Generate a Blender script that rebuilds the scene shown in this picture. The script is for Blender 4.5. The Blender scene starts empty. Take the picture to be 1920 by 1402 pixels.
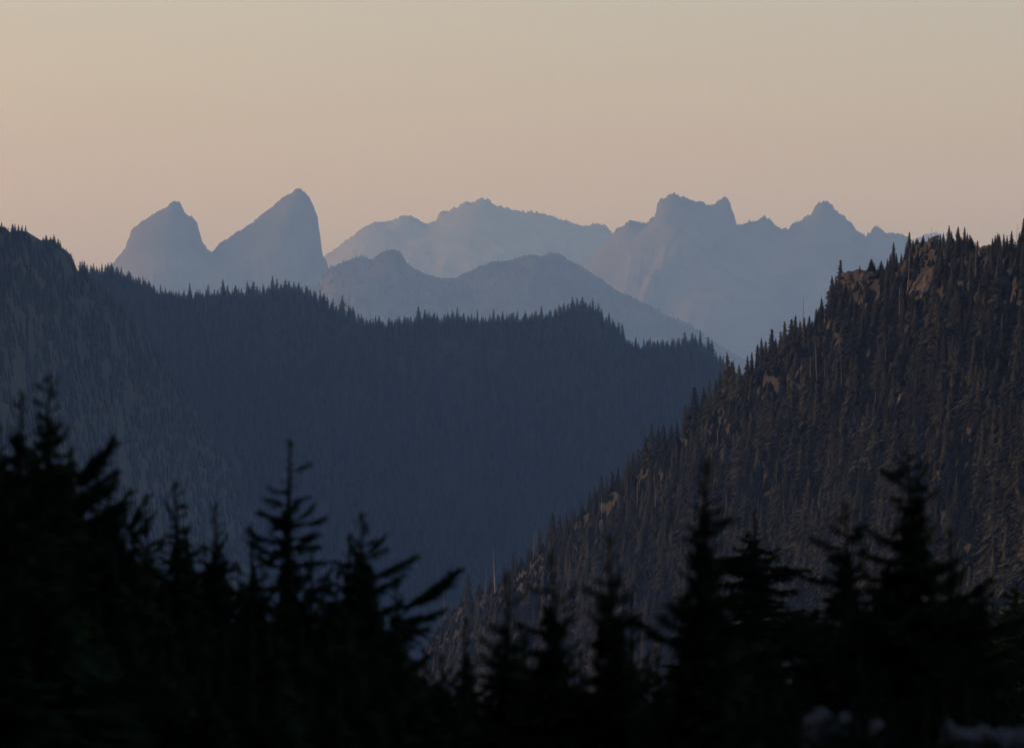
import bpy, math, random
import numpy as np
from mathutils import Vector, Matrix
random.seed(7)
rng = np.random.default_rng(7)
SC = bpy.context.scene
COL = SC.collection
R = math.radians

# ---------------------------------------------------------------- camera
cam_d = bpy.data.cameras.new('camera'); cam = bpy.data.objects.new('camera', cam_d); COL.objects.link(cam)
cam.location = (0, 0, 0); cam.rotation_euler = (R(90), 0, 0)
cam_d.sensor_fit = 'HORIZONTAL'; cam_d.sensor_width = 36.0; cam_d.lens = 150.0
cam_d.clip_start = 0.5; cam_d.clip_end = 120000.0
cam_d.dof.use_dof = True; cam_d.dof.focus_distance = 2500.0; cam_d.dof.aperture_fstop = 1.9
SC.camera = cam
F = 8000.0                                   # focal length in pixels of the 1920 px wide photograph

# ---------------------------------------------------------------- sky, sun, exposure
SUN_EL, SUN_AZ = 7.0, -82.0                 # azimuth measured from +Y towards +X
world = bpy.data.worlds.new('World'); SC.world = world; world.use_nodes = True
nt = world.node_tree; nt.nodes.clear()
sky = nt.nodes.new('ShaderNodeTexSky'); sky.sky_type = 'NISHITA'; sky.sun_disc = False
sky.sun_elevation = R(SUN_EL); sky.sun_rotation = R(SUN_AZ)
sky.altitude = 1500.0; sky.air_density = 1.0; sky.dust_density = 8.5; sky.ozone_density = 0.6
tint = nt.nodes.new('ShaderNodeMix'); tint.data_type = 'RGBA'; tint.blend_type = 'MULTIPLY'; tint.inputs[0].default_value = 1.0
tint.inputs[7].default_value = (0.91, 0.835, 0.99, 1)
bg = nt.nodes.new('ShaderNodeBackground'); bg.inputs['Strength'].default_value = 0.12
wo = nt.nodes.new('ShaderNodeOutputWorld')
nt.links.new(sky.outputs[0], tint.inputs[6]); nt.links.new(tint.outputs[2], bg.inputs['Color']); nt.links.new(bg.outputs[0], wo.inputs['Surface'])
sd = bpy.data.lights.new('sun', 'SUN'); sun = bpy.data.objects.new('sun', sd); COL.objects.link(sun)
sd.energy = 0.27; sd.angle = R(0.5); sd.color = (1.0, 0.72, 0.50)
to_sun = Vector((math.sin(R(SUN_AZ)) * math.cos(R(SUN_EL)), math.cos(R(SUN_AZ)) * math.cos(R(SUN_EL)), math.sin(R(SUN_EL))))
sun.rotation_euler = to_sun.to_track_quat('Z', 'Y').to_euler()
vs = SC.view_settings
SC.display_settings.display_device = 'sRGB'
vs.view_transform = 'Standard'; vs.look = 'None'; vs.gamma = 1.0; vs.use_curve_mapping = False; vs.exposure = 1.33
SC.cycles.use_denoising = True
SC.cycles.max_bounces = 4; SC.cycles.diffuse_bounces = 2; SC.cycles.glossy_bounces = 1
SC.cycles.volume_bounces = 1; SC.cycles.transparent_max_bounces = 4
SC.cycles.sample_clamp_indirect = 4.0

HAZE_D = 4.9e-5
HAZE_COL = (0.24, 0.465, 0.98)

# ---------------------------------------------------------------- helpers
def at(px, py, Y):
    return Vector(((px - 960.0) / F * Y, Y, (701.0 - py) / F * Y))

def material(name, c1, c2=None, scale=1.0, rough=0.9, stretch=(1, 1, 1), bump=0.0, rand=0.0, lo=0.4, hi=0.6, c3=None):
    m = bpy.data.materials.new(name); m.use_nodes = True
    t = m.node_tree; N = t.nodes; L = t.links; b = N['Principled BSDF']
    b.inputs['Roughness'].default_value = rough; b.inputs['Specular IOR Level'].default_value = 0.15
    b.inputs['Base Color'].default_value = (*c1, 1)
    col = None
    if c2 is not None:
        tc = N.new('ShaderNodeTexCoord'); mp = N.new('ShaderNodeMapping'); mp.inputs['Scale'].default_value = stretch
        L.new(tc.outputs['Object'], mp.inputs[0])
        nz = N.new('ShaderNodeTexNoise'); nz.inputs['Scale'].default_value = scale; nz.inputs['Detail'].default_value = 8; nz.inputs['Roughness'].default_value = 0.65
        L.new(mp.outputs[0], nz.inputs['Vector'])
        rp = N.new('ShaderNodeValToRGB'); e = rp.color_ramp.elements
        e[0].position = lo; e[0].color = (*c1, 1); e[1].position = hi; e[1].color = (*c2, 1)
        if c3 is not None:
            k = e.new(min(hi + 0.12, 1.0)); k.color = (*c3, 1)
        L.new(nz.outputs['Fac'], rp.inputs[0]); col = rp.outputs[0]
        if bump:
            bp = N.new('ShaderNodeBump'); bp.inputs['Strength'].default_value = 0.8; bp.inputs['Distance'].default_value = bump
            L.new(nz.outputs['Fac'], bp.inputs['Height']); L.new(bp.outputs[0], b.inputs['Normal'])
    if rand:
        oi = N.new('ShaderNodeObjectInfo'); mr = N.new('ShaderNodeMapRange')
        mr.inputs['To Min'].default_value = 1 - rand; mr.inputs['To Max'].default_value = 1 + rand
        L.new(oi.outputs['Random'], mr.inputs[0])
        hs = N.new('ShaderNodeHueSaturation'); L.new(mr.outputs[0], hs.inputs['Value'])
        mr2 = N.new('ShaderNodeMapRange'); mr2.inputs['To Min'].default_value = 0.47; mr2.inputs['To Max'].default_value = 0.52
        sc = N.new('ShaderNodeMath'); sc.operation = 'FRACT'; mu = N.new('ShaderNodeMath'); mu.operation = 'MULTIPLY'; mu.inputs[1].default_value = 7.3
        L.new(oi.outputs['Random'], mu.inputs[0]); L.new(mu.outputs[0], sc.inputs[0]); L.new(sc.outputs[0], mr2.inputs[0]); L.new(mr2.outputs[0], hs.inputs['Hue'])
        if col is not None: L.new(col, hs.inputs['Color'])
        else: hs.inputs['Color'].default_value = (*c1, 1)
        col = hs.outputs[0]
    if col is not None: L.new(col, b.inputs['Base Color'])
    return m

M = dict(
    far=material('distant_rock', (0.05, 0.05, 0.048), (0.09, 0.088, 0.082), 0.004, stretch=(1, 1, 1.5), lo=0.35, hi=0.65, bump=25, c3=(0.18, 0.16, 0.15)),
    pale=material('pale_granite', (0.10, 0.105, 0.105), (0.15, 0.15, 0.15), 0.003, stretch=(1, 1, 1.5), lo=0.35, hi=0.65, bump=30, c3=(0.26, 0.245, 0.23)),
    wooded=material('wooded_rock', (0.05, 0.05, 0.04), (0.09, 0.08, 0.065), 0.006, stretch=(1, 1, 1.1), lo=0.45, hi=0.64, bump=14, c3=(0.34, 0.27, 0.22)),
    middle=material('forest_floor', (0.03, 0.036, 0.024), (0.045, 0.048, 0.036), 0.010, stretch=(1.3, 1, 0.8), lo=0.42, hi=0.62, bump=6, c3=(0.08, 0.075, 0.07)),
    slope=material('slope_soil', (0.016, 0.017, 0.013), (0.026, 0.025, 0.02), 0.3, lo=0.4, hi=0.62, bump=0.8, c3=(0.045, 0.04, 0.035)),
    soil=material('heath_soil', (0.03, 0.032, 0.02), (0.06, 0.05, 0.035), 1.5, bump=0.05),
    valley=material('valley_floor', (0.035, 0.045, 0.03), (0.06, 0.065, 0.045), 0.002),
    rock=material('lichen_rock', (0.018, 0.017, 0.016), (0.085, 0.068, 0.054), 0.6, stretch=(1, 1, 0.6), bump=0.4, lo=0.35, hi=0.62),
    slab=material('pale_stone', (0.022, 0.026, 0.030), (0.05, 0.054, 0.06), 2.0, bump=0.03),
    needles=material('fir_needles', (0.040, 0.040, 0.022), rand=0.65),
    needles_low=material('undergrowth_needles', (0.020, 0.024, 0.016), rand=0.3),
    needles_mid=material('far_fir_needles', (0.035, 0.045, 0.026), rand=0.3),
    needles_near=material('hemlock_needles', (0.018, 0.034, 0.014), rand=0.25),
    needles_lit=material('fir_needles_lit_tint', (0.065, 0.075, 0.022), rand=0.2),  # low sunlight on the farther firs is mixed into this needle colour
    bark_dark=material('shaded_bark', (0.02, 0.016, 0.012), (0.035, 0.028, 0.022), 6.0, stretch=(1, 1, 0.2)),  # darker copy of the bark, foreground shade put into its colour
    bark=material('bark', (0.05, 0.04, 0.03), (0.09, 0.075, 0.06), 6.0, stretch=(1, 1, 0.2), bump=0.01),
    dead=material('bleached_wood', (0.16, 0.15, 0.14), (0.27, 0.25, 0.23), 3.0, stretch=(1, 1, 0.1), rand=0.25),
)

for k_ in ('needles_near', 'needles_low'): M[k_].node_tree.nodes['Principled BSDF'].inputs['Specular IOR Level'].default_value = 0.0

def mesh_from(name, V, T, mat, smooth=False, quads=None):
    me = bpy.data.meshes.new(name)
    V = np.asarray(V, np.float32).reshape(-1, 3)
    parts = []
    if T is not None and len(T): parts.append(np.asarray(T, np.int32).reshape(-1, 3))
    loops = [p.ravel() for p in parts]; sizes = [np.full(len(p), 3, np.int32) for p in parts]
    if quads is not None and len(quads):
        q = np.asarray(quads, np.int32).reshape(-1, 4); loops.append(q.ravel()); sizes.append(np.full(len(q), 4, np.int32))
    L = np.concatenate(loops); S = np.concatenate(sizes)
    me.vertices.add(len(V)); me.vertices.foreach_set('co', V.ravel())
    me.loops.add(len(L)); me.loops.foreach_set('vertex_index', L)
    me.polygons.add(len(S)); st = np.concatenate([[0], np.cumsum(S)[:-1]]).astype(np.int32)
    me.polygons.foreach_set('loop_start', st)
    try: me.polygons.foreach_set('loop_total', S)
    except Exception: pass
    me.polygons.foreach_set('use_smooth', np.full(len(S), smooth))
    me.update(calc_edges=True); me.validate()
    me.materials.append(mat)
    return me

def link(name, data, parent=None, loc=None, **props):
    o = bpy.data.objects.new(name, data); COL.objects.link(o)
    if parent is not None: o.parent = parent
    if loc is not None: o.location = loc
    for k, v in props.items(): o[k] = v
    return o

def thing(name, label, cat, loc, rz=0.0, group=None):
    o = bpy.data.objects.new(name, None); COL.objects.link(o)
    o.empty_display_size = 0.5; o.location = loc; o.rotation_euler = (0, 0, rz)
    o['label'] = label; o['category'] = cat
    if group: o['group'] = group
    return o

def hash2(ix, iy, seed):
    h = (ix.astype(np.int64) * 374761393 + iy.astype(np.int64) * 668265263 + seed * 974634777) & 0xFFFFFFFF
    h = ((h ^ (h >> 13)) * 1274126177) & 0xFFFFFFFF
    return ((h ^ (h >> 16)) & 0xFFFF) / 65535.0

def vnoise(x, y, seed=0):
    ix = np.floor(x); iy = np.floor(y); fx = x - ix; fy = y - iy
    fx = fx * fx * (3 - 2 * fx); fy = fy * fy * (3 - 2 * fy)
    a = hash2(ix, iy, seed); b = hash2(ix + 1, iy, seed); c = hash2(ix, iy + 1, seed); d = hash2(ix + 1, iy + 1, seed)
    return (a + (b - a) * fx) * (1 - fy) + (c + (d - c) * fx) * fy

def fbm(x, y, seed=0, oct=5, gain=0.5, ridged=False):
    s = 0; a = 1; t = 0
    for k in range(oct):
        n = vnoise(x * 2 ** k + 17.3 * k, y * 2 ** k - 9.1 * k, seed + k) * 2 - 1
        if ridged: n = 1 - 2 * np.abs(n)
        s = s + a * n; t += a; a *= gain
    return s / t

# ---------------------------------------------------------------- terrain
class Ridge:
    """A mountain: crest line running across the view at depth yfun(px), slopes falling towards and away from the camera."""
    def __init__(self, name, pts, yfun, front, back, slope, ncol, nrow, amp, wave, mat, label, x0=-420, x1=2340, jag=1.0, jagw=5.0,
                 spread=0.45, floor=-1000.0, seed=1, nback=14, back_slope=0.9, power=1.6):
        P = np.array(sorted(pts), float)
        self.u = np.linspace(x0, x1, ncol)
        py = np.interp(self.u, P[:, 0], P[:, 1])
        env = np.ones(ncol)
        py = py + jag * fbm(self.u / jagw, self.u * 0 + seed + 0.5, seed, 2, 0.6)
        Yc = yfun(self.u); zc = (701 - py) / F * Yc
        tf = np.linspace(0, 1, nrow + 1) ** power * front
        tb = (np.linspace(0, 1, nback + 1) ** 1.5 * back)[1:]
        v = np.concatenate([-tb[::-1], tf])
        n = len(v); Z = np.zeros((n, ncol)); Y = np.zeros((n, ncol)); X = np.zeros((n, ncol))
        du = (x1 - x0) / (ncol - 1)
        w6 = max(int(7 / du), 1); pad = np.pad(zc / Yc, w6, mode='edge')
        low = np.min([pad[i:i + ncol] for i in range(2 * w6 + 1)], axis=0); padl = np.pad(low, w6, mode='edge')
        low = np.mean([padl[i:i + ncol] for i in range(2 * w6 + 1)], axis=0)
        for j, vv in enumerate(v):
            a = abs(vv); Yr = Yc - vv
            sig = spread * a / Yc.mean() * F / du
            zz = zc
            if sig > 0.3:
                k = int(min(3 * sig + 1, ncol // 2 - 2)); g = np.exp(-0.5 * (np.arange(-k, k + 1) / sig) ** 2); g /= g.sum()
                zz = np.convolve(np.pad(zc, k, mode='edge'), g, 'valid')
            s = slope if vv >= 0 else back_slope
            X[j] = (self.u - 960) / F * (Yc + 0 * vv); Y[j] = Yr
            if vv > 0: X[j] = (self.u - 960) / F * Yr
            wx = X[j] + 0.35 * wave * fbm(X[j] / wave, Y[j] / wave, seed + 60, 2); nz = (fbm((wx * 0.8 + Y[j] * 0.6) / wave, (Y[j] * 0.8 - wx * 0.6) / wave * 0.6, seed + 20, 4, 0.6, True) + 0.7 * fbm((wx * 0.8 - Y[j] * 0.6) / wave, (Y[j] * 0.8 + wx * 0.6) / wave * 0.5, seed + 33, 4, 0.6, True)) * 0.6 + fbm(X[j] / (wave * 2.7), Y[j] / wave * 0.4, seed + 40, 3) * 0.8
            ramp = np.minimum(1.0, a / (wave * 1.2))
            h = zz - s * a * (0.9 + 0.1 * a / max(front, 1)) + amp * nz * ramp
            if vv > 0:
                m_ = min(a / (wave * 0.25), 1.0); lim = (zc / Yc * (1 - m_) + np.minimum(low, zc / Yc + m_ * 0.01) * m_) * Yr - a * s * 0.15
                h = np.minimum(h, lim)
            elif vv < 0:
                h = np.minimum(h, zc - 0.25 * a)
            Z[j] = np.maximum(h, floor - 60)
        self.v, self.X, self.Y, self.Z = v, X, Y, Z
        self.i0 = nback
        idx = np.arange(n * ncol).reshape(n, ncol)
        q = np.stack([idx[:-1, :-1], idx[1:, :-1], idx[1:, 1:], idx[:-1, 1:]], -1).reshape(-1, 4)
        me = mesh_from(name, np.stack([X, Y, Z], -1), None, mat, True, q)
        self.obj = link(name, me, kind='structure', label=label)
        self.Yc = Yc; self.zc = zc
    def sample(self, u, v):
        cu = np.interp(u, self.u, np.arange(len(self.u))); cv = np.interp(v, self.v, np.arange(len(self.v)))
        iu = np.clip(np.floor(cu).astype(int), 0, len(self.u) - 2); iv = np.clip(np.floor(cv).astype(int), 0, len(self.v) - 2)
        fu = cu - iu; fv = cv - iv
        out = []
        for A in (self.X, self.Y, self.Z):
            out.append((A[iv, iu] * (1 - fu) + A[iv, iu + 1] * fu) * (1 - fv) + (A[iv + 1, iu] * (1 - fu) + A[iv + 1, iu + 1] * fu) * fv)
        return np.stack(out, -1)

cst = lambda y: (lambda u: np.full_like(u, float(y)))

P_TOWERS = [(-420,760),(0,640),(120,570),(165,535),(190,512),(205,500),(212,492),(225,477),(234,467),(237,455),(244,442),(246,432),(252,426),(262,420),(265,414),(277,409),
 (282,404),(300,395),(315,386),(320,380),(325,377),(330,377),(337,379),(342,387),(346,396),(350,402),(357,404),(365,410),(370,417),(372,427),(376,442),(381,457),
 (386,461),(390,467),(394,472),(399,471),(405,462),(425,447),(450,432),(480,411),(500,396),(522,376),(536,367),(550,359),(557,353),(562,353),(572,360),(577,367),
 (585,380),(592,397),(596,405),(597,422),(600,437),(602,455),(604,475),(606,481),(612,491),(617,504),(640,545),(680,600),(760,680),(900,760),(2340,820)]
P_PALE = [(-420,640),(300,600),(560,520),(606,481),(622,471),(637,461),(647,451),(657,446),(670,434),(685,424),(702,416),(727,415),(755,405),(767,402),(775,406),(785,413),
 (800,419),(810,416),(820,413),(822,402),(830,393),(835,397),(842,396),(848,390),(852,386),(858,390),(864,382),(869,379),(880,379),(891,379),(894,373),(902,370),
 (917,375),(925,382),(947,389),(962,394),(985,398),(1007,397),(1025,401),(1055,412),(1062,412),(1075,420),(1092,424),(1112,419),(1135,421),(1142,430),(1150,440),
 (1200,480),(1300,520),(1500,560),(2340,600)]
P_JAG = [(-420,760),(900,700),(1000,600),(1060,540),(1090,505),(1097,495),(1120,471),(1135,455),(1147,438),(1152,431),(1162,425),(1171,423),(1174,416),(1182,413),(1200,416),
 (1212,419),(1220,409),(1227,408),(1230,398),(1232,382),(1240,373),(1250,368),(1257,364),(1266,361),(1275,367),(1282,369),(1290,374),(1300,377),(1310,378),(1320,379),
 (1324,385),(1332,383),(1340,381),(1350,375),(1360,370),(1365,375),(1370,382),(1371,391),(1376,397),(1379,412),(1381,420),(1391,421),(1405,416),(1419,413),(1432,405),
 (1445,412),(1453,420),(1464,427),(1478,428),(1487,420),(1498,414),(1510,406),(1521,400),(1529,386),(1536,379),(1549,377),(1560,383),(1567,396),(1582,404),(1594,416),
 (1605,430),(1613,437),(1622,441),(1633,435),(1637,427),(1646,423),(1653,428),(1661,437),(1684,438),(1698,441),(1708,449),(1716,462),(1760,500),(1900,560),(2340,640)]
P_LAST = [(-420,700),(1500,560),(1650,500),(1700,460),(1712,451),(1726,444),(1740,438),(1751,436),(1765,440),(1774,447),(1800,463),(1850,480),(1920,492),(2340,520)]
P_WOOD = [(-420,760),(300,700),(480,600),(560,555),(602,527),(620,502),(637,495),(657,486),(675,481),(684,482),(690,487),(702,485),(712,475),(725,470),(740,467),(750,471),
 (756,481),(762,492),(777,504),(802,515),(830,522),(852,521),(875,511),(890,504),(902,498),(922,491),(945,490),(962,487),(980,480),(1000,477),(1017,480),(1035,474),
 (1050,476),(1062,485),(1075,492),(1095,502),(1115,515),(1140,532),(1155,545),(1182,556),(1212,570),(1250,592),(1275,600),(1300,613),(1325,632),(1350,648),(1380,665),
 (1450,705),(1600,760),(2340,860)]
P_LEFT = [(-420,250),(-250,320),(-100,390),(0,425),(10,424),(16,434),(22,435),(32,432),(50,434),(60,441),(75,450),(80,452),(85,449),(100,450),(107,455),(109,462),(125,470),
 (135,482),(145,507),(152,514),(162,520),(185,538),(205,556),(230,582),(260,615),(300,665),(340,725),(390,805),(440,900),(500,1010),(580,1140),(700,1340),(2340,2500)]
P_MID = [(-420,520),(0,520),(150,518),(185,514),(205,511),(225,516),(240,525),(260,538),(280,547),(300,553),(312,560),(335,563),(360,561),(400,558),(430,556),(490,556),
 (525,550),(552,551),(590,562),(615,577),(635,592),(665,599),(680,612),(702,614),(765,609),(815,609),(865,604),(890,612),(915,604),(950,602),(987,602),(1025,599),
 (1050,590),(1075,583),(1112,585),(1125,599),(1140,612),(1152,624),(1170,637),(1180,650),(1212,655),(1250,655),(1275,653),(1312,653),(1325,665),(1337,675),(1360,695),
 (1400,735),(1500,800),(2340,1000)]
P_RIGHT = [(300,1700),(560,1480),(700,1370),(760,1290),(800,1220),(830,1175),(860,1140),(890,1120),(920,1108),(960,1085),(1000,1045),(1040,1010),(1080,980),(1120,940),(1180,898),
 (1220,862),(1270,830),(1310,800),(1340,770),(1380,735),(1394,722),(1436,690),(1464,668),(1492,650),(1520,630),(1563,580),(1580,530),(1590,512),(1605,506),(1625,508),
 (1661,510),(1690,490),(1715,466),(1722,457),(1731,452),(1750,455),(1774,462),(1800,466),(1830,466),(1850,470),(1880,474),(1920,468),(2000,440),(2340,330)]

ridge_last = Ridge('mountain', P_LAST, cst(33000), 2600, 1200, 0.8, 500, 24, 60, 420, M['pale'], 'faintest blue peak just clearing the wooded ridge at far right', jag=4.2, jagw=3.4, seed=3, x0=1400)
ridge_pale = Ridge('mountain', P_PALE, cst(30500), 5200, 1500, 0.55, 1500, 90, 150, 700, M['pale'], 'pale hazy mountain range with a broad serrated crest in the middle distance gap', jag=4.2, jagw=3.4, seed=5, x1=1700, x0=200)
ridge_jag = Ridge('mountain', P_JAG, cst(25500), 4200, 1500, 0.75, 1700, 100, 150, 520, M['far'], 'jagged blue grey range with a blocky double summit and a domed peak', jag=4.8, jagw=3.6, seed=9, x0=850)
ridge_tow = Ridge('mountain', P_TOWERS, cst(24000), 3600, 1200, 0.8, 1400, 90, 120, 420, M['far'], 'two sharp leaning rock towers side by side, blue grey in haze', jag=3.8, jagw=3.6, seed=13, x1=1150)
ridge_wood = Ridge('mountain', P_WOOD, cst(20000), 2600, 900, 0.8, 1800, 80, 90, 260, M['wooded'], 'lower hazy wooded ridge with small pinkish crags in front of the peaks', jag=2.8, jagw=3.5, seed=17, x0=0, x1=1900)
ridge_mid = Ridge('wooded_hill', P_MID, lambda u: 4800 + 0.25 * (u - 700), 1100, 450, 0.78, 900, 90, 30, 170, M['middle'], 'long dark blue forested ridge crossing the middle of the view', jag=1.5, jagw=8, seed=23, x0=-300, x1=1900)
ridge_left = Ridge('wooded_hill', P_LEFT, lambda u: 3300 + 2.3 * np.clip(u, -200, 900), 800, 400, 0.8, 700, 80, 14, 75, M['middle'], 'dark rocky wooded hill rising at the left edge', jag=1.8, jagw=6, seed=29, x0=-1400, x1=700)
ridge_right = Ridge('wooded_hill', P_RIGHT, lambda u: 1350 + 0.65 * np.clip(1920 - u, -200, 1700), 330, 160, 0.85, 900, 120, 4, 42, M['slope'], 'near steep hillside of conifers and crags rising to the right', jag=3.5, jagw=9, seed=31, x0=300, x1=2340, spread=0.35, power=1.3)

# ground: one sheet from under the camera down into the valley and out to the far peaks
def ground_z(x, y):
    a = np.interp(y, [-460, -60, -12, 0, 135, 230, 400, 1000, 1500, 3000, 60000], [340, 26, -0.8, -1.7, -11.15, -25.5, -90, -330, -500, -950, -1000])  # the steep rise behind the camera is added to block sky light
    # unseen shoulder added left of the viewer to keep sun off the foreground
    s = np.clip((-x - 12.0) / 130.0, 0, 1); s = s * s * (3 - 2 * s)
    lift = 85.0 * s * np.clip(1 - (y - 260) / 400.0, 0, 1)
    s2 = np.clip((x - 34.0) / 120.0, 0, 1); s2 = s2 * s2 * (3 - 2 * s2)  # lower unseen rise added at right to dim the foreground
    lift = lift + 48.0 * s2 * np.clip(1 - (y - 130) / 160.0, 0, 1) * np.clip(1 - (x - 400) / 900, 0, 1)
    return a + lift + 0.25 * fbm(x / 7.0, y / 7.0, 77, 4) * np.clip(1.5 - y / 900.0, 0.2, 1)
gy = np.concatenate([np.linspace(-430, 300, 260), np.geomspace(304, 60000, 90)])
gx = np.concatenate([-np.geomspace(230, 9500, 26)[::-1], np.linspace(-225, 80, 160), np.geomspace(84, 9500, 30)])
GX, GY = np.meshgrid(gx, gy)
GZ = ground_z(GX, GY)
idx = np.arange(GX.size).reshape(GX.shape)
q = np.stack([idx[:-1, :-1], idx[:-1, 1:], idx[1:, 1:], idx[1:, :-1]], -1).reshape(-1, 4)
link('ground', mesh_from('ground', np.stack([GX, GY, GZ], -1), None, M['soil'], True, q), kind='structure', label='dark heath slope falling away from the viewpoint into the valley')

# ---------------------------------------------------------------- haze
def haze():
    x0, x1, y0, y1, z0, z1 = -9600, 9600, -470, 60500, -1120, 2600
    V = [(x, y, z) for x in (x0, x1) for y in (y0, y1) for z in (z0, z1)]
    Q = [(0, 1, 3, 2), (4, 6, 7, 5), (0, 4, 5, 1), (2, 3, 7, 6), (0, 2, 6, 4), (1, 5, 7, 3)]
    m = bpy.data.materials.new('evening_haze'); m.use_nodes = True; t = m.node_tree; t.nodes.clear()
    o = t.nodes.new('ShaderNodeOutputMaterial'); p = t.nodes.new('ShaderNodeVolumePrincipled')
    p.inputs['Density'].default_value = HAZE_D; p.inputs['Color'].default_value = (*HAZE_COL, 1); p.inputs['Anisotropy'].default_value = 0.0
    p.inputs['Absorption Color'].default_value = (1, 1, 1, 1)
    t.links.new(p.outputs[0], o.inputs['Volume'])
    link('haze', mesh_from('haze', V, None, m, False, Q), kind='stuff', label='thin blue evening haze filling the valleys')
haze()

# ---------------------------------------------------------------- conifers seen from afar
def rotz(P, a):
    c, s = np.cos(a), np.sin(a)
    return np.stack([P[..., 0] * c - P[..., 1] * s, P[..., 0] * s + P[..., 1] * c, P[..., 2]], -1)

def conifer_crown(seed, levels, per, blades, rad, bare=0.05, ragged=0.35, shape=0.8, droop=0.35):
    """Unit-height crown: whorls of drooping, ragged branch fans round the stem, with gaps."""
    r = np.random.default_rng(seed); V = []; T = []
    lean = r.uniform(-0.5, 0.5, 2)
    side = r.uniform(0, 2 * np.pi)
    for L in range(levels):
        f = (L + r.uniform(-0.3, 0.3)) / levels
        z = bare + (0.985 - bare) * f
        rr = rad * (1 - f) ** shape * (0.78 + 0.5 * vnoise(np.array([f * 5.0]), np.array([0.5]), seed)[0]) + 0.006
        n = per if f < 0.8 else max(3, per - 1)
        a0 = r.uniform(0, 6.28)
        for k in range(n):
            if r.random() < 0.12: continue
            a = a0 + 6.283 * k / n + r.uniform(-0.35, 0.35)
            l = rr * (1 + r.uniform(-ragged, ragged)) * (1 + 0.18 * math.cos(a - side))
            dz = -droop * l * r.uniform(0.5, 1.4) + (0.25 * l if f > 0.75 else 0)
            c, s = math.cos(a), math.sin(a)
            for b in range(blades):
                da = (b - (blades - 1) / 2) * 0.42 + r.uniform(-0.12, 0.12)
                lb = l * (1 - 0.28 * abs(b - (blades - 1) / 2)) * r.uniform(0.75, 1.1)
                ca, sa = math.cos(a + da), math.sin(a + da); w = 0.12 * l + 0.005
                z0 = z + r.uniform(0.0, 0.02); i = len(V)
                V += [(0, 0, z0 + 0.012), (ca * lb * 0.62 - sa * w, sa * lb * 0.62 + ca * w, z0 + dz * 0.45), (ca * lb, sa * lb, z0 + dz),
                      (ca * lb * 0.55 + sa * w, sa * lb * 0.55 - ca * w, z0 + dz * 0.4 - 0.006), (ca * lb * 0.6, sa * lb * 0.6, z0 + dz * 0.5 - 0.5 * w - 0.02)]
                T += [(i, i + 1, i + 2), (i, i + 2, i + 3), (i + 3, i + 1, i + 4)]
    V = np.array(V, float)
    bend = V[:, 2] ** 2 * 0.02
    V[:, 0] += bend * lean[0]; V[:, 1] += bend * lean[1]
    i = len(V)
    core = [(0, 0, 0.998)] + [(math.cos(q) * rad * 0.55, math.sin(q) * rad * 0.55, bare) for q in (0, 2.1, 4.2)]
    V = np.vstack([V, core]); T += [(i, i + 1, i + 2), (i, i + 2, i + 3), (i, i + 3, i + 1)]
    return V, T

def pole(h, r0, r1, n=5, bend=0.0, seg=1, base=0.0):
    V = []; Q = []
    for k in range(seg + 1):
        f = k / seg; rr = r0 + (r1 - r0) * f; z = base + (h - base) * f
        for j in range(n):
            a = 6.283 * j / n; V.append((math.cos(a) * rr + bend * f * f, math.sin(a) * rr, z))
    for k in range(seg):
        for j in range(n):
            Q.append((k * n + j, k * n + (j + 1) % n, (k + 1) * n + (j + 1) % n, (k + 1) * n + j))
    return V, Q

def ico_noise_rock(seed, sx, sy, sz, n=12, m=18):
    """Faceted crag: a squared-off lump of stacked, split blocks."""
    r = np.random.default_rng(seed)
    th = np.linspace(0, np.pi, n + 1); ph = np.linspace(0, 2 * np.pi, m, endpoint=False)
    A, B = np.meshgrid(th, ph, indexing='ij')
    x = np.sin(A) * np.cos(B); y = np.sin(A) * np.sin(B); z = np.cos(A)
    rad = 1 + 0.45 * fbm(x * 2.1 + 5 + seed, y * 2.1 + z * 1.7, seed, 4, 0.6, True)
    rad = np.round(rad * 6) / 6 * 0.6 + rad * 0.4 + 0.22 * (hash2((x * 9).astype(int), (y * 9 + z * 31).astype(int), seed) - 0.5)
    x, y, z = [np.sign(c) * np.abs(c) ** 0.75 * rad for c in (x, y, z)]
    z = z + 0.3 * x
    idx = np.arange(A.size).reshape(A.shape); nx = np.roll(idx, -1, axis=1)
    Q = np.stack([idx[:-1], idx[1:], nx[1:], nx[:-1]], -1).reshape(-1, 4)
    return np.stack([x * sx, y * sy, z * sz], -1).reshape(-1, 3), Q

N_SL = 8
slope_crowns = []
for k in range(N_SL):
    V, T = conifer_crown(100 + k, 30 + k % 3 * 3, 7, 3, [0.25, 0.18, 0.29, 0.22, 0.16, 0.26, 0.23, 0.20][k], bare=[.03, .06, .02, .08, .14, .03, .05, .04][k],
                         ragged=0.42, shape=[.85, .7, .95, .6, .75, .9, .8, .65][k])
    slope_crowns.append(mesh_from('crown', V, T, M['needles']))
PV, PQ = pole(1.0, 0.012, 0.002)
slope_trunk = mesh_from('trunk', PV, None, M['bark'], True, PQ)

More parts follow.
